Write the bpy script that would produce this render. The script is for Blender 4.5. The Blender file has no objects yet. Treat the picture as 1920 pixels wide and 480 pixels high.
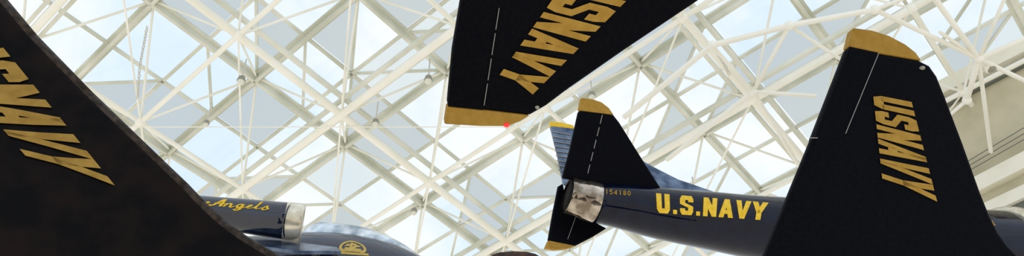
import bpy, bmesh, math, random
from mathutils import Vector, Matrix
from mathutils.bvhtree import BVHTree
random.seed(4)
F=1500.0; PIT=math.radians(35); CAM=Vector((0,0,1.6))
D=Vector((0,math.cos(PIT),math.sin(PIT))); R=Vector((1,0,0)); U=Vector((0,-math.sin(PIT),math.cos(PIT)))
def ray(u,v): return D+R*((u-960)/F)+U*((240-v)/F)
def P(u,v,d): return CAM+ray(u,v)*d
def proj(p):
    q=p-CAM; z=q.dot(D)
    if z<=0.1: return (1e6,1e6)
    return (960+F*q.dot(R)/z, 240-F*q.dot(U)/z)
def onp(u,v,pl):
    r=ray(u,v); return CAM+r*((pl[0]-CAM).dot(pl[1])/r.dot(pl[1]))
def plane3(a,b,c):
    a,b,c=P(*a),P(*b),P(*c); n=(b-a).cross(c-a).normalized()
    if n.dot(CAM-a)<0: n=-n
    return (a,n)
sc=bpy.context.scene
try:
    sc.view_settings.view_transform='Standard'
except Exception: pass
cam=bpy.data.cameras.new('camera'); co=bpy.data.objects.new('camera',cam); sc.collection.objects.link(co)
co.location=CAM; co.rotation_euler=(math.radians(90)+PIT,0,0); cam.lens=F/1920*36; cam.sensor_width=36; cam.clip_end=500
sc.camera=co
# ---------- materials
def mat(name,col,rough=.5,metal=0,spec=.5,noise=0,nscale=8,col2=None,bump=0,bscale=30):
    m=bpy.data.materials.new(name); m.use_nodes=True; nt=m.node_tree; b=nt.nodes['Principled BSDF']
    b.inputs['Base Color'].default_value=(*col,1); b.inputs['Roughness'].default_value=rough
    b.inputs['Metallic'].default_value=metal; b.inputs['Specular IOR Level'].default_value=spec
    tc=nt.nodes.new('ShaderNodeTexCoord')
    if col2:
        n=nt.nodes.new('ShaderNodeTexNoise'); n.inputs['Scale'].default_value=nscale; n.inputs['Detail'].default_value=6
        r=nt.nodes.new('ShaderNodeValToRGB'); r.color_ramp.elements[0].color=(*col,1); r.color_ramp.elements[1].color=(*col2,1)
        r.color_ramp.elements[0].position=.38; r.color_ramp.elements[1].position=.65
        nt.links.new(tc.outputs['Object'],n.inputs['Vector']); nt.links.new(n.outputs['Fac'],r.inputs['Fac']); nt.links.new(r.outputs['Color'],b.inputs['Base Color'])
    if bump:
        n2=nt.nodes.new('ShaderNodeTexNoise'); n2.inputs['Scale'].default_value=bscale
        bp=nt.nodes.new('ShaderNodeBump'); bp.inputs['Strength'].default_value=bump; bp.inputs['Distance'].default_value=.02
        nt.links.new(tc.outputs['Object'],n2.inputs['Vector']); nt.links.new(n2.outputs['Fac'],bp.inputs['Height']); nt.links.new(bp.outputs['Normal'],b.inputs['Normal'])
    return m
M_tube=mat('cream_enamel_steel',(.84,.83,.72),.45,col2=(.92,.91,.83),nscale=.6)
M_mull=mat('white_mullion_paint',(.60,.61,.50),.5,col2=(.80,.80,.70),nscale=.5)
M_cable=mat('grey_cable',(.62,.61,.54),.5)
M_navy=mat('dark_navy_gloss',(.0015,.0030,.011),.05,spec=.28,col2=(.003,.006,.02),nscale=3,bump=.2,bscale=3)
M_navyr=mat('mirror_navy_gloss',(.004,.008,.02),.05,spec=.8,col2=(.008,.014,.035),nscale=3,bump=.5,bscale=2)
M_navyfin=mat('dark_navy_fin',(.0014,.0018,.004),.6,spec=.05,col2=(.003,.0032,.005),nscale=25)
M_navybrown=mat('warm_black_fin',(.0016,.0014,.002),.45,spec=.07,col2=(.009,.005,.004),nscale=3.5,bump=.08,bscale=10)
M_edge=mat('highlit_leading_edge',(.018,.013,.010),.5,spec=.15,col2=(.055,.04,.03),nscale=20)  # lighter brown puts the highlight along the fin edge into the colour
M_gold=mat('old_gold_paint',(.36,.205,.035),.6,spec=.1,col2=(.42,.25,.05),nscale=9)
M_golddull=mat('dull_gold_paint',(.27,.16,.035),.6,spec=.05,col2=(.35,.215,.05),nscale=9)
M_yel=mat('bright_yellow_paint',(.75,.46,.02),.5,spec=.2,col2=(.86,.58,.05),nscale=10)
M_met=mat('bare_polished_metal',(.20,.16,.115),.12,metal=.95,col2=(.68,.60,.50),nscale=2.5,bump=.6,bscale=3)
M_lip=mat('cream_intake_lip',(.60,.54,.40),.2,metal=.5,col2=(.85,.79,.65),nscale=5)
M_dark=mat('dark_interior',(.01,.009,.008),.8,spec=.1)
M_hinge=mat('pale_seam',(.28,.28,.26),.5)
M_glossblue=mat('reflective_blue_skin',(.03,.055,.11),.22,metal=.6,spec=.6,col2=(.18,.24,.34),nscale=2.5)
M_canopy=mat('canopy_painted_reflections',(.24,.31,.36),.08,metal=.75,spec=.7,col2=(.85,.90,.92),nscale=2.5,bump=.5,bscale=2)  # pale mottling paints bright reflections into the canopy colour
M_wall=mat('cream_wall_paint',(.52,.48,.34),.8,spec=.1,col2=(.62,.57,.42),nscale=.8)
M_ledge=mat('pale_ledge_paint',(.82,.79,.65),.7,col2=(.88,.85,.73),nscale=1)
M_teal=mat('grey_green_panel_and_shade',(.15,.16,.13),.7)
M_lamp=mat('lamp_housing_grey',(.30,.29,.24),.5)
M_red=bpy.data.materials.new('red_position_light'); M_red.use_nodes=True
_b=M_red.node_tree.nodes['Principled BSDF']; _b.inputs['Base Color'].default_value=(.9,.02,.02,1); _b.inputs['Emission Color'].default_value=(1,.03,.03,1); _b.inputs['Emission Strength'].default_value=.6
def glass(name,frost,dk=1):
    m=bpy.data.materials.new(name); m.use_nodes=True; nt=m.node_tree; nt.nodes.clear()
    o=nt.nodes.new('ShaderNodeOutputMaterial'); t=nt.nodes.new('ShaderNodeBsdfTransparent'); mx=nt.nodes.new('ShaderNodeMixShader')
    if frost:
        d=nt.nodes.new('ShaderNodeBsdfTranslucent'); d.inputs['Color'].default_value=(min(1,.92*dk),min(1,.93*dk),min(1,.90*dk),1); mx.inputs[0].default_value=.45
        t.inputs['Color'].default_value=(.91*dk,.92*dk,.90*dk,1)
    else:
        d=nt.nodes.new('ShaderNodeBsdfGlossy'); d.inputs['Roughness'].default_value=.1; mx.inputs[0].default_value=.04
        t.inputs['Color'].default_value=(.99,1,1,1)
    nt.links.new(t.outputs[0],mx.inputs[1]); nt.links.new(d.outputs[0],mx.inputs[2]); nt.links.new(mx.outputs[0],o.inputs[0]); return m
M_clear=glass('clear_glass',0); M_frost=glass('fritted_glass',1,.88); M_frost2=glass('light_fritted_glass',1,1.0)
# ---------- world
w=bpy.data.worlds.new('sky'); sc.world=w; w.use_nodes=True; nt=w.node_tree; bg=nt.nodes['Background']
tc=nt.nodes.new('ShaderNodeTexCoord'); n=nt.nodes.new('ShaderNodeTexNoise'); n.inputs['Scale'].default_value=6; n.inputs['Detail'].default_value=5
rp=nt.nodes.new('ShaderNodeValToRGB'); rp.color_ramp.elements[0].position=.40; rp.color_ramp.elements[1].position=.60
rp.color_ramp.elements[0].color=(.63,.75,.89,1); rp.color_ramp.elements[1].color=(.82,.84,.86,1)
sp=nt.nodes.new('ShaderNodeSeparateXYZ'); mr=nt.nodes.new('ShaderNodeMapRange'); mr.inputs[1].default_value=-.25; mr.inputs[2].default_value=.05
mix=nt.nodes.new('ShaderNodeMix'); mix.data_type='RGBA'; mix.inputs[6].default_value=(.80,.76,.69,1)
L=nt.links.new
L(tc.outputs['Generated'],n.inputs['Vector']); L(n.outputs['Fac'],rp.inputs['Fac']); L(tc.outputs['Generated'],sp.inputs[0]); L(sp.outputs['Z'],mr.inputs[0])
L(mr.outputs[0],mix.inputs[0]); L(rp.outputs['Color'],mix.inputs[7]); L(mix.outputs[2],bg.inputs['Color']); bg.inputs['Strength'].default_value=1.24
# ---------- builders (world coords -> origin at centroid)
def mk(name,vs,fs,m,smooth=False):
    c=sum(vs,Vector())/len(vs)
    me=bpy.data.meshes.new(name); me.from_pydata([v-c for v in vs],[],fs); me.update()
    bm=bmesh.new(); bm.from_mesh(me); bmesh.ops.recalc_face_normals(bm,faces=bm.faces); bm.to_mesh(me); bm.free()
    me.materials.append(m)
    if smooth:
        for p in me.polygons: p.use_smooth=True
    o=bpy.data.objects.new(name,me); o.location=c; sc.collection.objects.link(o); return o
def empty(name,loc,label,cat,**k):
    o=bpy.data.objects.new(name,None); o.empty_display_size=.3; o.location=loc; sc.collection.objects.link(o)
    o['label']=label; o['category']=cat
    for a,b in k.items(): o[a]=b
    return o
def par(ch,p):
    ch.parent=p; ch.location=ch.location-p.location; return ch
def tubegeo(a,b,r,n=10,r2=None):
    r2=r2 or r
    ax=(b-a).normalized(); x=ax.orthogonal().normalized(); y=ax.cross(x)
    vs=[]
    for c,rr in((a,r),(b,r2)):
        for k in range(n):
            t=2*math.pi*k/n; vs.append(c+x*(rr*math.cos(t))+y*(rr*math.sin(t)))
    fs=[[k,(k+1)%n,n+(k+1)%n,n+k] for k in range(n)]+[list(range(n))[::-1],list(range(n,2*n))]
    return vs,fs
def merge(gs):
    V=[];Fs=[]
    for vs,fs in gs:
        o=len(V); V+=vs; Fs+=[[i+o for i in f] for f in fs]
    return V,Fs
def tube(name,a,b,r,m,n=10): 
    vs,fs=tubegeo(a,b,r,n); return mk(name,vs,fs,m,False)
def boxgeo(a,b,nrm,wd,h):
    ax=(b-a).normalized(); s=ax.cross(nrm).normalized()*wd/2; q=nrm.normalized()*h/2
    vs=[c+x*s+y*q for c in(a,b) for x,y in((-1,-1),(1,-1),(1,1),(-1,1))]
    return vs,[[0,1,2,3],[7,6,5,4],[0,4,5,1],[1,5,6,2],[2,6,7,3],[3,7,4,0]]
def sphere(name,c,r,m,sq=1,seg=12):
    bm=bmesh.new(); bmesh.ops.create_uvsphere(bm,u_segments=seg,v_segments=seg//2+2,radius=r)
    me=bpy.data.meshes.new(name); bm.to_mesh(me); bm.free(); me.materials.append(m)
    for p in me.polygons:p.use_smooth=True
    o=bpy.data.objects.new(name,me); o.location=c; o.scale=(1,1,sq); sc.collection.objects.link(o); return o
def plate(name,px,pl,th,m,bev=.4,smooth=0,off=0):
    pts=[onp(u,v,pl)+pl[1]*off for u,v in px]; n=pl[1]*th/2; k=len(pts)
    vs=[p+n for p in pts]+[p-n for p in pts]
    fs=[list(range(k)),list(range(k,2*k))[::-1]]+[[i,(i+1)%k,k+(i+1)%k,k+i] for i in range(k)]
    o=mk(name,vs,fs,m)
    if bev:
        b=o.modifiers.new('bevel','BEVEL'); b.width=th*bev; b.segments=3; b.limit_method='ANGLE'; b.angle_limit=math.radians(50)
    return o
def loft(name,secs,m,n=40,cap=True,ey=1):
    vs=[];fs=[];K=len(secs)
    ax=(secs[-1][0]-secs[0][0]).normalized(); y=(U-ax*U.dot(ax)).normalized(); x=ax.cross(y)
    for c,r in secs:
        for k in range(n):
            t=2*math.pi*k/n; vs.append(c+x*(r*math.cos(t))+y*(r*ey*math.sin(t)))
    for s in range(K-1):
        for k in range(n): fs.append([s*n+k,s*n+(k+1)%n,(s+1)*n+(k+1)%n,(s+1)*n+k])
    if cap: fs+= [list(range(n))[::-1],list(range((K-1)*n,K*n))]
    return mk(name,vs,fs,m,True)
def pxsecs(l): return [(P(u,v,d),r*d/F) for u,v,d,r in l]
def smooth_secs(l,n=6):
    out=[]
    for i in range(len(l)-1):
        p0=l[max(i-1,0)];p1=l[i];p2=l[i+1];p3=l[min(i+2,len(l)-1)]
        for k in range(n):
            t=k/n; out.append(tuple(.5*((2*b)+(-a+c)*t+(2*a-5*b+4*c-d)*t*t+(-a+3*b-3*c+d)*t**3) for a,b,c,d in zip(p0,p1,p2,p3)))
    out.append(l[-1]); return out
def wloc(o): return o.location+(wloc(o.parent) if o.parent else Vector())
def bvh(objs):
    V=[];Fs=[]
    for o in objs:
        k=len(V); wl=wloc(o); V+=[v.co+wl for v in o.data.vertices]; Fs+=[[i+k for i in p.vertices] for p in o.data.polygons]
    return BVHTree.FromPolygons(V,Fs)
# ---------- lettering
def arc(cx,cy,rx,ry,a0,a1,n=8): return [(cx+rx*math.cos(math.radians(a0+(a1-a0)*i/n)),cy+ry*math.sin(math.radians(a0+(a1-a0)*i/n))) for i in range(n+1)]
BLK={'1':[[(.3,.8),(.55,.95),(.55,0)]],'5':[[(.85,.92),(.2,.92),(.2,.56),(.6,.58),(.82,.42),(.82,.2),(.6,.08),(.15,.1)]],
'4':[[(.7,0),(.7,.95),(.12,.3),(.9,.3)]],
'8':[arc(.5,.72,.28,.2,0,360,8),arc(.5,.28,.32,.2,0,360,8)],'0':[arc(.5,.5,.33,.42,0,360,12)]}
QD={'S':[[(.04,.17),(.16,0),(.84,0),(.96,.17)],[(.04,.17),(.96,.17),(.96,.22),(.04,.22)],[(.04,.22),(.4,.22),(.4,.33),(.04,.33)],
 [(.6,.22),(.96,.22),(.96,.45),(.6,.38)],[(.6,.38),(.96,.45),(.4,.62),(.04,.55)],[(.04,.55),(.4,.62),(.4,.78),(.04,.78)],
 [(.6,.67),(.96,.67),(.96,.78),(.6,.78)],[(.04,.78),(.96,.78),(.96,.83),(.04,.83)],[(.04,.83),(.96,.83),(.84,1),(.16,1)]],
'U':[[(.04,.2),(.4,.2),(.4,1),(.04,1)],[(.6,.2),(.96,.2),(.96,1),(.6,1)],[(.04,.2),(.2,0),(.8,0),(.96,.2)],[(.04,.2),(.96,.2),(.9,.25),(.1,.25)]],
'N':[[(.03,0),(.36,0),(.36,1),(.03,1)],[(.64,0),(.97,0),(.97,1),(.64,1)],[(.36,.42),(.64,0),(.64,.58),(.36,1)]],
'A':[[(-.02,0),(.34,0),(.62,1),(.33,1)],[(.66,0),(1.02,0),(.67,1),(.38,1)],[(.3,.2),(.7,.2),(.66,.4),(.34,.4)]],
'V':[[(-.02,1),(.34,1),(.62,0),(.33,0)],[(.66,1),(1.02,1),(.67,0),(.38,0)]],
'Y':[[(-.04,1),(.34,1),(.68,.4),(.32,.4)],[(.66,1),(1.04,1),(.68,.4),(.32,.4)],[(.32,0),(.68,0),(.68,.42),(.32,.42)]],
'.':[[(.1,0),(.9,0),(.9,.22),(.1,.22)]]}
SCR={'B':[[(.25,0),(.35,1)],[(.0,.75),(.15,1),(.6,1.02),(.8,.8),(.6,.58),(.3,.52)],[(.35,.54),(.75,.5),(.8,.2),(.5,-.02),(.05,.02)]],
'l':[[(.0,.1),(.4,.7),(.5,1),(.35,1.02),(.3,.6),(.3,.1),(.5,0),(.9,.2)]],
'u':[[(.0,.3),(.2,.5),(.2,.1),(.4,0),(.65,.2),(.75,.5),(.7,.1),(.85,.0),(1,.2)]],
'e':[[(.0,.15),(.5,.3),(.65,.45),(.45,.55),(.25,.35),(.3,.08),(.5,0),(.95,.2)]],
'A':[[(-.1,.0),(.2,.1),(.7,1.0),(.8,1),(.75,0)],[(.2,.38),(.95,.42)]],
'n':[[(.05,.0),(.15,.5)],[(.1,.25),(.4,.5),(.6,.45),(.6,.05),(.75,0),(1,.2)]],
'g':[[(.7,.45),(.4,.52),(.2,.3),(.3,.02),(.55,.08),(.72,.5),(.65,-.25),(.4,-.45),(.15,-.3),(.5,-.1),(1,.15)]],
's':[[(.0,.1),(.4,.55),(.45,.35),(.65,.15),(.4,-.02),(.1,.05)]]}
def strokes(pl,wx,wy):
    qs=[]
    for line in pl:
        for i in range(len(line)-1):
            a=Vector(line[i]);b=Vector(line[i+1]); d=(b-a)
            if d.length<1e-6: continue
            dn=d.normalized(); e=dn*(.0 if (i==0) else .03); e2=dn*(.0 if i==len(line)-2 else .03)
            if abs(dn.y)>.35: off=Vector((wx/2,0))
            else: off=Vector((0,wy/2))
            qs.append([a-e-off,b+e2-off,b+e2+off,a-e+off])
    return qs
def lettering(name,text,quad,tree,m,font=BLK,wx=.3,wy=.2,gap=.18,widths={},off=.012,sub=4,label=None,extra=None,slant=0):
    p00,p10,p11,p01=[Vector(q) for q in quad]
    tot=sum(widths.get(c,1) for c in text)+gap*(len(text)-1); x=0; V=[];Fs=[]
    qlist=[]
    for c in text:
        wd=widths.get(c,1)
        if font is BLK and c in QD: lst=[[Vector(p) for p in q] for q in QD[c]]
        else: lst=strokes(font.get(c,[]),wx,wy)
        for q in lst: qlist.append([((x+p.x*wd+slant*p.y)/tot,p.y) for p in q])
        x+=wd+gap
    if extra: qlist+=extra
    for q in qlist:
        b=len(V); ok=True; loc=[]
        for i in range(sub+1):
            for j in range(sub+1):
                s=i/sub;t=j/sub
                X=(q[0][0]*(1-s)+q[1][0]*s)*(1-t)+(q[3][0]*(1-s)+q[2][0]*s)*t
                Y=(q[0][1]*(1-s)+q[1][1]*s)*(1-t)+(q[3][1]*(1-s)+q[2][1]*s)*t
                pp=(p00*(1-X)+p10*X)*(1-Y)+(p01*(1-X)+p11*X)*Y
                r=ray(pp.x,pp.y).normalized(); h,nn,_,_=tree.ray_cast(CAM,r)
                if h is None: ok=False;break
                loc.append(h-r*off)
            if not ok:break
        if not ok: continue
        V+=loc
        for i in range(sub):
            for j in range(sub):
                k=b+i*(sub+1)+j; Fs.append([k,k+1,k+sub+2,k+sub+1])
    if not V:
        print('NO LETTERS',name,text); V=[P(960,2000,5),P(961,2000,5),P(960,2001,5)]; Fs=[[0,1,2]]
    o=mk(name,V,Fs,m)
    if label:o['label']=label
    return o
def dashes(name,a,b,pl,m,wd=2.2,n=5,off=.07,fill=.82):
    gs=[]
    a=Vector(a);b=Vector(b)
    for i in range(n):
        p=a+(b-a)*(i/n); q=a+(b-a)*((i+fill)/n)
        A=onp(p.x,p.y,pl)+pl[1]*off; B=onp(q.x,q.y,pl)+pl[1]*off
        gs.append(boxgeo(A,B,pl[1],wd*(A-CAM).dot(D)/F,.012))
    return mk(name,*merge(gs),m)

# ================= ROOF
tl=math.radians(41); NR=(-D*math.cos(tl)-U*math.sin(tl)).normalized()
PLl=(P(640,215,32),NR)          # lower chord plane
H=2.7; PLu=(PLl[0]-NR*H,NR)
o0=onp(640,215,PLl)
s=(onp(1412,172,PLl)-onp(255,215,PLl))/3; t=onp(462,360,PLl)-onp(455,75,PLl)
va=(s+t)/2; vb=(s-t)/2
def LN(i,j): return o0+va*i+vb*j
def UN(i,j): return LN(i,j)-NR*H
def vis(p,mx=260,my=170):
    u,v=proj(p); return -mx<u<1920+mx and -my<v<480+my
frame=empty('roof_space_frame',o0,'cream painted steel tube space frame carrying the glass roof','roof truss')
nodes=[(i,j) for i in range(-6,9) for j in range(-6,9) if vis(LN(i,j))]
extra=[]
def addm(name,a,b,r,n=10): extra.append((name,a,b,r,n))
for i,j in nodes:
    for di,dj in((1,0),(0,1)):
        addm('chord_tube',LN(i,j),LN(i+di,j+dj),.16 if (i%2==0 if dj else j%2==0) else .10)
    for di in(-.5,.5):
        for dj in(-.5,.5):
            addm('web_tube',LN(i,j),UN(i+di,j+dj),.052,8)
for name in('chord_tube','web_tube'):
    L_=[e for e in extra if e[0]==name and (vis(e[1],60,60) or vis(e[2],60,60))]
    L_.sort(key=lambda e:(abs(proj((e[1]+e[2])/2)[0]-960)/4+abs(proj((e[1]+e[2])/2)[1]-240)))
    for e in L_[:98]: par(tube(name,e[1],e[2],e[3],M_tube,e[4]),frame)
    rest=L_[98:]
    if rest:
        o=par(mk(name,*merge([tubegeo(e[1],e[2],e[3],6) for e in rest]),M_tube),frame); o['kind']='stuff'
for i,j in nodes: par(sphere('node_joint',LN(i,j),.22,M_tube),frame)
for (i,j) in nodes:
    par(tube('tie_rod',LN(i,j),LN(i+1,j-1),.04,M_tube,6),frame)
par(tube('cross_rod',onp(230,232,PLl)+NR*.2,onp(1000,232,PLl)+NR*.2,.022,M_tube,6),frame)
# paired rafters
rng=[k*.5 for k in range(-14,18)]
def clipseg(g,k):
    pts=[x for x in rng if vis(g(k,x),330,260)]
    return (min(pts),max(pts)) if pts else None
SH=NR*.45
for k in range(-6,9,2):
    for g in (lambda a,x:LN(a,x)-SH,lambda a,x:LN(x,a)-SH):
        for dd in(-.06,.06):
            c=clipseg(g,k+dd)
            if not c or c[0]==c[1]: continue
            par(mk('paired_rafter',*boxgeo(g(k+dd,c[0]),g(k+dd,c[1]),NR,.15,.2),M_mull),frame)
# mullions
gs=[]
for k in rng:
    full=abs((k-.5)-round(k-.5))<.01
    for g in (lambda a,x:UN(a,x),lambda a,x:UN(x,a)):
        c=clipseg(g,k)
        if not c or c[0]==c[1]: continue
        a,b=g(k,c[0]),g(k,c[1])
        if full:
            gs.append(boxgeo(a,b,NR,.42,.10)); gs.append(boxgeo(a+NR*.2,b+NR*.2,NR,.14,.3))
        else: gs.append(boxgeo(a,b,NR,.14,.12))
rw=random.Random(11); wn=0
for a in rng:
    for b in rng:
        c=UN(a+.25,b+.25)
        if not vis(c,200,140): continue
        cs=[UN(a+x,b+y)-NR*.03 for x,y in((.02,.02),(.48,.02),(.48,.48),(.02,.48))]
        mode=rw.random()
        if mode<.10: polys=[[cs[0],cs[1],cs[2]],[cs[0],cs[2],cs[3]]]; gs.append(boxgeo(cs[0],cs[2],NR,.11,.1))
        elif mode<.38: polys=[[cs[0],cs[1],cs[3]],[cs[1],cs[2],cs[3]]]; gs.append(boxgeo(cs[1],cs[3],NR,.11,.1))
        else: polys=[cs]
        for q in polys:
            wn+=1; k=len(q)
            vs=q+[p-NR*.03 for p in q]
            x=rw.random(); mm=M_frost if x<.25 else (M_frost2 if x<.45 else M_clear)
            o=mk('window_%d'%wn,vs,[list(range(k)),list(range(k,2*k))[::-1]]+[[i,(i+1)%k,k+(i+1)%k,k+i] for i in range(k)],mm)
            o['kind']='structure'; o['label']='fritted grey-white glass roof pane' if x<.45 else 'clear glass roof pane showing pale sky'
ceil=mk('ceiling',*merge(gs),M_mull); ceil['kind']='structure'; ceil['label']='white painted metal mullion grid of the sloping glass roof'
# ================= WALL
w1=P(1700,205,34); w2=P(1920,95,31); hd=(w2-w1); wnm=hd.cross(Vector((0,0,1))).normalized()
if wnm.dot(CAM-w1)<0: wnm=-wnm
PW=(w1,wnm)
wall=plate('wall_right',[(1715,205),(2150,-30),(2150,640),(1715,640)],PW,.3,M_wall,0); wall['kind']='structure'; wall['label']='cream painted upper wall beside the glass roof'
tn=0
def band(p1,p2,hh,dep,m,lab):
    global tn; tn+=1
    o=plate('trim_%d'%tn,[p1,p2,(p2[0],p2[1]+hh*1.25),(p1[0],p1[1]+hh)],(PW[0]+wnm*(.15+dep/2),wnm),dep,m,0); o['kind']='structure'; o['label']=lab
band((1715,182),(2100,-20),26,.5,M_ledge,'cream ledge along the top of the wall')
band((1715,226),(2100,24),6,.15,M_teal,'dark strip painted in as shade below the ledge')  # shade under the ledge, drawn as a thin dark strip
band((1715,395),(2100,195),28,.4,M_ledge,'cream ledge across the wall')
band((1715,445),(2100,265),22,.3,M_ledge,'lower cream ledge across the wall')
band((1880,398),(2100,278),36,.1,M_teal,'grey green opening in the wall')
for k in range(3):
    a=onp(1790,332+k*9,PW)+wnm*.5; b=onp(2000,208+k*12,PW)+wnm*.5
    o=tube('wall_cable',a,b,.018,M_teal,6); o['label']='thin dark cable running along the cream wall'; o['category']='cable'; o['group']='cables along the wall'
PT=(P(1835,110,26.5),PLl[1])
tn_={'a':(1835,110),'b':(1813,188),'c':(1480,48),'d':(1335,85),'e':(1412,172),'f':(1640,18),'g':(1740,-20)}
segs=[('a',(1960,55),.09),('a',(1960,170),.08),('a',(1762,60),.06),('a',(1858,285),.07),('a','b',.09),('b',(1740,250),.06),('a','f',.08),('a','g',.09),('a',(1900,-40),.06),
 ('c','d',.10),('c','f',.09),('c','e',.07),('c',(1620,140),.06),('d',(1170,220),.10),('d','e',.07),('e',(1250,300),.09),('e',(1530,180),.07),('e',(1510,330),.08),('f','g',.06)]
fr2=empty('roof_truss',onp(1835,110,PT),'cream steel tube truss in front of the roof edge and wall','roof truss')
gp=lambda q: onp(*(tn_[q] if isinstance(q,str) else q),PT)
for a,b,r in segs: par(tube('truss_tube',gp(a),gp(b),r,M_tube,8),fr2)
for q in tn_: par(sphere('node_joint',gp(q),.16,M_tube),fr2)

# ================= JETS
def jet(loc,label): return empty('jet_aircraft',loc,label,'aircraft')
# --- large fin, right
pl=plane3((1600,60,10.6),(1440,480,9.6),(1880,480,9.9))
j=jet(onp(1650,700,pl),'dark navy jet with gold-tipped tail fin and gold lettering')
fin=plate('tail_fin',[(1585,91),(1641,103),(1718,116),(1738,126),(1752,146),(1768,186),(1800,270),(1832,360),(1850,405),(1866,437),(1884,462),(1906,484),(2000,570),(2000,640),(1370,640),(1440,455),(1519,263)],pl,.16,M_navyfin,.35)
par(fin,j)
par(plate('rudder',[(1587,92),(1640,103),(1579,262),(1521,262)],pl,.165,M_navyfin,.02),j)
par(plate('fin_cap',[(1594,56),(1630,61),(1662,71),(1692,87),(1711,102),(1722,117),(1640,103),(1585,91)],pl,.165,M_gold,.15),j)['label']='old gold painted fin tip'
par(dashes('hinge_seam',(1641,104),(1579,254),pl,M_hinge,n=3,off=.087,wd=1.1,fill=1),j)
par(dashes('hinge_bracket',(1514,262),(1530,262),pl,M_hinge,n=1,wd=1.4,off=.085),j)
par(sphere('position_light',onp(1722,132,pl)+pl[1]*.08,.04,M_lamp,.6),j)
par(lettering('lettering','USNAVY',[(1637,176),(1655,343),(1757,377),(1709,190)],bvh([fin]),M_gold,gap=.07,sub=2,off=.02),j)
par(loft('fuselage',pxsecs([(1330,740,9.8,60),(1500,760,9.7,95),(1800,780,9.8,115),(2200,800,10,130),(2500,820,10.2,110)]),M_navy),j)
# --- fin pointing down, top centre
pl=plane3((900,230,9.4),(870,-100,8.6),(1400,-60,9.2))
j=jet(onp(1250,-300,pl),'inverted dark navy jet with gold-tipped fin pointing down')
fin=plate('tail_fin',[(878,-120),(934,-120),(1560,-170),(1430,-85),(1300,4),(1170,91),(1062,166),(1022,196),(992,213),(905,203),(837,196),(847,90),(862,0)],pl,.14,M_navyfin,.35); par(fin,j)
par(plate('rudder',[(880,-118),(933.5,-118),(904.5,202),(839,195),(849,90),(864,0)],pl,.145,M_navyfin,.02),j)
par(plate('fin_cap',[(837,196),(905,203),(992,213),(974,224),(950,233),(900,233),(832,229)],pl,.145,M_gold,.15),j)['label']='old gold painted fin tip'
par(dashes('hinge_seam',(934,12),(905,200),pl,M_hinge,n=4,wd=1.2,fill=.85,off=.078),j)
par(sphere('position_light',onp(948,230,pl)+pl[1]*.08,.035,M_red,.6),j)['label']='small red position light'
par(sphere('fastener',onp(1005,198,pl)+pl[1]*.06,.03,M_lamp,.6),j)
par(lettering('lettering','USNAVY',[(1066,-44),(930,150),(1000,176),(1192,-16)],bvh([fin]),M_gold,gap=.07,sub=2,off=.02),j)
par(loft('fuselage',pxsecs([(800,-230,9,60),(1000,-250,9,95),(1400,-290,9,120),(1900,-340,9.2,125)]),M_navy),j)
# --- left fin
pl=plane3((0,0,6.8),(100,480,6.0),(500,480,6.6))
j=jet(onp(60,800,pl),'warm black jet with large swept tail fin and gold lettering')
lead=[(-80,-95),(0,2),(60,74),(165,182),(300,312),(345,355),(375,387),(410,420),(450,450),(510,486),(720,600)]
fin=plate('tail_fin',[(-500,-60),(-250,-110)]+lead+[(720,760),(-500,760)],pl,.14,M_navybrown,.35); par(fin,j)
gs=[]
for k in range(len(lead)-1):
    A=onp(*lead[k],pl)+pl[1]*.02;B=onp(*lead[k+1],pl)+pl[1]*.02; gs.append(tubegeo(A,B,.05,10))
par(mk('leading_edge',*merge(gs),M_edge,True),j)['label']='brown leading edge with its highlight painted in'
par(lettering('lettering','USNAVY',[(-128,84),(57,303),(214,346),(-16,62)],bvh([fin]),M_golddull,gap=.04,sub=2,off=.02),j)
par(loft('fuselage',pxsecs([(-600,880,6.2,180),(-200,880,6.3,230),(500,900,6.5,260),(1000,930,6.8,240)]),M_navy),j)
# --- middle jet with fuselage
j=jet(P(1450,430,22),'glossy navy jet with yellow lettering and bare metal exhaust nozzle')
ms=smooth_secs([(1116,380,21.15,37.5),(1160,386,21.3,42),(1230,399,21.6,48),(1320,412,21.9,54),(1400,424,22.2,59),(1500,437,22.6,66),(1650,455,23.2,74),(1780,470,23.8,80),(1885,478,24.3,84)],4)
fus=par(loft('fuselage',pxsecs(ms),M_navy,48),j)
TR=bvh([fus])
noz=par(loft('exhaust_nozzle',pxsecs([(1064,365,21,33),(1068,366,21.02,35.5),(1074,368,21.03,34.5),(1092,373,21.08,36),(1095,374,21.09,37.5),(1117,380,21.15,38.3)]),M_met,40,cap=False),j); noz['label']='bare metal jet exhaust nozzle'
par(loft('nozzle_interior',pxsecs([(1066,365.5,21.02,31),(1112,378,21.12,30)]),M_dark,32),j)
par(loft('intake_lip',pxsecs([(1876,477,24.25,85),(1884,478,24.3,91),(1894,479,24.4,92),(1898,480,24.42,86)]),M_lip),j)['label']='cream metal intake lip'
par(loft('nose',pxsecs(smooth_secs([(1896,488,24.4,78),(1990,506,24.8,72),(2080,518,25.0,56),(2140,528,25.0,12)],4)),M_glossblue),j)
pf=plane3((1060,345,21),(1235,350,21.6),(1105,185,21.3))
fin=par(plate('tail_fin',[(1084,208),(1128,213),(1149,216),(1160,230),(1180,262),(1210,310),(1237,352),(1238,375),(1120,372),(1100,340),(1053,335),(1068,280)],pf,.18,M_navyfin,.35),j)
par(plate('rudder',[(1086,209),(1128,214),(1098,336),(1055,333),(1070,280)],pf,.185,M_navyfin,.02),j)
par(plate('fin_cap',[(1089,184),(1108,186),(1126,192),(1140,203),(1149,216),(1084,208)],pf,.185,M_gold,.15),j)['label']='old gold painted fin tip'
par(dashes('hinge_seam',(1127,216),(1098,332),pf,M_hinge,n=5,off=.1,wd=1.2,fill=.7),j)
ps=plane3((1060,385,20.9),(1135,430,21.2),(1050,465,20.2))
ps=(ps[0]+D*1.0,ps[1])
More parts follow.
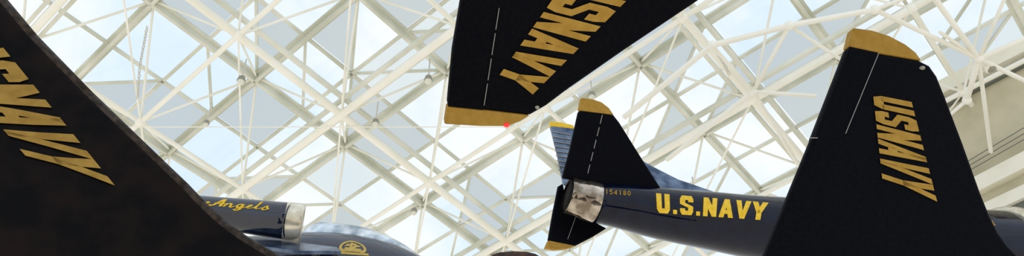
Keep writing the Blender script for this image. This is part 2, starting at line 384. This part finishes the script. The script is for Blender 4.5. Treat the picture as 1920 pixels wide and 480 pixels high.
par(plate('stabilizer',[(1054,345),(1062,384),(1075,400),(1104,412),(1136,429),(1112,444),(1077,462),(1027,452),(1036,400),(1046,350)],ps,.12,M_navyfin,.35),j)
par(plate('stabilizer_cap',[(1027,452),(1077,462),(1062,467),(1040,469),(1021,466)],ps,.12,M_gold,.15),j)['label']='old gold painted stabilizer tip'
par(dashes('hinge_seam',(1078,405),(1060,455),ps,M_hinge,n=1,off=.07,wd=.9,fill=.9),j)
pt=plane3((1050,345,21.8),(1055,235,23.6),(1250,350,22.4))
par(plate('stabilizer',[(1031,238),(1075,243),(1120,270),(1180,300),(1255,350),(1250,372),(1120,372),(1055,345),(1044,290)],pt,.12,M_glossblue,.35),j)['label']='reflective blue far stabilizer'
par(plate('stabilizer_cap',[(1030,230),(1052,232),(1074,237),(1077,244),(1031,239)],pt,.12,M_yel,.15),j)
gs=[]
for k in range(9):
    A=onp(1034+k*1.5,250+k*9,pt)+pt[1]*.07; B=onp(1068+k*1,256+k*9,pt)+pt[1]*.07; gs.append(boxgeo(A,B,pt[1],.03,.02))
par(mk('rib_ridges',*merge(gs),M_hinge),j)
pw=plane3((1240,350,22.8),(1200,300,23.6),(1400,365,23.4))
par(plate('wing',[(1195,298),(1225,315),(1270,338),(1340,362),(1400,368),(1450,375),(1430,400),(1240,380)],pw,.12,M_glossblue,.35),j)
par(lettering('lettering','U.S.NAVY',[(1231,399),(1434,413),(1440,380),(1229,362)],TR,M_yel,gap=.14,widths={'.':.35},sub=4,off=.02,label='bright yellow block lettering'),j)
par(lettering('serial_number','154180',[(1134,363.5),(1183,367),(1183,358),(1134,354.5)],TR,M_gold,wx=.24,wy=.2,gap=.2,sub=2),j)
par(lettering('script_lettering','BlueAngels',[(1680,430),(1872,424),(1870,406),(1680,410)],TR,M_gold,font=SCR,wx=.2,wy=.12,gap=.0,sub=2),j)
# --- lower left jet
j=jet(P(560,460,15),'glossy navy jet nose with cream intake lip and gold crest')
ps_=smooth_secs([(250,378,14.7,22),(380,395,14.7,28),(460,405,14.65,32),(545,415,14.6,35)],4)
pod=loft('intake_duct',pxsecs(ps_),M_navyr,40); tr=bvh([pod])
par(lettering('script_lettering','BlueAngels',[(322,380),(508,394),(513,381),(324,367)],tr,M_yel,font=SCR,wx=.22,wy=.16,gap=-.02,sub=3,slant=.3,widths={'l':.7,'B':1.1,'A':1.2,'e':.8}),j)
par(pod,j)
ac=P(537,414,14.6); axd=(P(568,418,14.66)-ac)
def rr(px): return px*14.5/F
lip=loft('intake_lip',[(ac-axd*.1,rr(35)),(ac+axd*.2,rr(36)),(ac+axd*.8,rr(36.5)),(ac+axd*.95,rr(36)),(ac+axd*1.0,rr(34)),(ac+axd*.95,rr(31)),(ac+axd*.4,rr(28))],M_lip,48,cap=False); lip['label']='bright cream metal intake lip'; par(lip,j)
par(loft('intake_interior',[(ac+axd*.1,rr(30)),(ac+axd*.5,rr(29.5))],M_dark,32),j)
nose=loft('nose',pxsecs(smooth_secs([(420,512,16.4,66),(500,510,16.1,70),(580,513,15.8,78),(660,522,15.5,82),(730,532,15.2,74),(800,544,14.9,55),(870,552,14.6,26),(900,556,14.5,6)],5)),M_navyr,48)
tr=bvh([nose])
ring=[]
pts=arc(.5,.5,.48,.48,0,360,24)
for k in range(24):
    a=Vector(pts[k]);b=Vector(pts[k+1]); cc=Vector((.5,.5))
    ring.append([tuple(a),tuple(b),tuple(b+(cc-b)*.2),tuple(a+(cc-a)*.2)])
for (x,y) in((.35,.62),(.5,.72),(.64,.6),(.48,.5)):
    ring.append([(x-.15,y-.07),(x+.14,y+.0),(x+.14,y+.06),(x-.07,y+.14)])
ring.append([(.12,.38),(.88,.38),(.84,.22),(.16,.22)]); ring.append([(.0,.18),(1,.18),(1,.02),(.0,.02)]); ring.append([(.22,.5),(.8,.46),(.78,.38),(.22,.38)])
par(lettering('crest_emblem','S',[(630,476),(692,480),(684,454),(640,448)],tr,mat('soft_crest_yellow',(.50,.34,.06),.5,col2=(.62,.44,.10),nscale=10),font={},extra=ring,sub=2,label='round gold squadron crest with small jet silhouettes'),j)
par(nose,j)
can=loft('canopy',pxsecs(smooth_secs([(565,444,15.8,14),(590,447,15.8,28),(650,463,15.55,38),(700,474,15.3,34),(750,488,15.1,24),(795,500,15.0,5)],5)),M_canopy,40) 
can['label']='reflective cockpit canopy with pale reflections painted in'
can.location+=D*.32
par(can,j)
par(plate('wing',[(440,448),(545,455),(632,466),(640,474),(560,474),(470,462)],plane3((440,448,14.6),(632,466,14.2),(560,480,13.6)),.06,M_glossblue,.3),j)
# --- small fin tip at bottom
pl=plane3((920,478,12),(1005,478,12.2),(960,600,11.6))
j=jet(onp(960,700,pl),'dark navy jet with dark brown fin cap just showing')
par(plate('tail_fin',[(918,484),(1012,484),(1080,640),(900,640)],pl,.14,M_navyfin,.35),j)
par(plate('fin_cap',[(918,484),(922,479),(935,475),(960,473),(985,474),(1002,478),(1012,484)],pl,.14,mat('dark_brown_paint',(.02,.008,.006),.5,col2=(.07,.03,.015),nscale=10),.35),j)

# ================= roof fixtures
def fixture(u,v,r,grp):
    p=onp(u,v,PLl)+NR*.5
    e=empty('ceiling_light',p,'small round grey pendant light fixture hanging in the roof frame','ceiling light',group=grp)
    vs,fs=tubegeo(p+Vector((0,0,r*.2)),p+Vector((0,0,r*1.3)),r*1.0,14,r*.7); par(mk('housing',vs,fs,M_lamp),e)
    par(sphere('lens',p,r*.85,M_mull),e)
    par(tube('stem',p+Vector((0,0,r*1.2)),p+Vector((0,0,r*1.2+.9)),.03,M_cable,6),e)
for u,v,r in((458,138,.17),(805,137,.17),(393,218,.13),(707,217,.15),(778,383,.15),(1108,166,.15),(1300,355,.12)): fixture(u,v,r,'pendant lights in the roof frame')
lp=onp(1858,128,PT); e=empty('ceiling_light',lp,'larger white cylindrical spotlight fixed to the roof truss','ceiling light')
par(mk('housing',*tubegeo(lp,lp+Vector((-.25,.1,.35)),.2,16,.15),M_tube),e); par(sphere('lens',lp,.17,M_lamp,.8),e)
def chain(pts,r,lab):
    gs=[]
    for k in range(len(pts)-1):
        a=pts[k];b=pts[k+1]; n=max(2,int((b-a).length/(r*2.6))); ax=(b-a).normalized(); x=ax.orthogonal().normalized(); y=ax.cross(x)
        for i in range(n):
            c=a+(b-a)*((i+.5)/n); sd=x if i%2 else y
            q=[c+ax*(r*1.7*math.sin(t))+sd*(r*math.cos(t)) for t in [2*math.pi*m_/8 for m_ in range(8)]]
            for m_ in range(8): gs.append(tubegeo(q[m_],q[(m_+1)%8],r*.32,5))
    o=mk('hanging_chain',*merge(gs),M_cable); o['label']=lab; o['category']='chain'; return o
PC=(PLl[0]+NR*.4,NR)
chain([onp(276,50,PC),onp(262,125,PC),onp(258,185,PC)],.05,'steel link chain hanging from a roof joint')
chain([onp(1338,85,PC),onp(1356,118,PC),onp(1368,140,PC)],.055,'short steel link chain hanging from the roof frame')
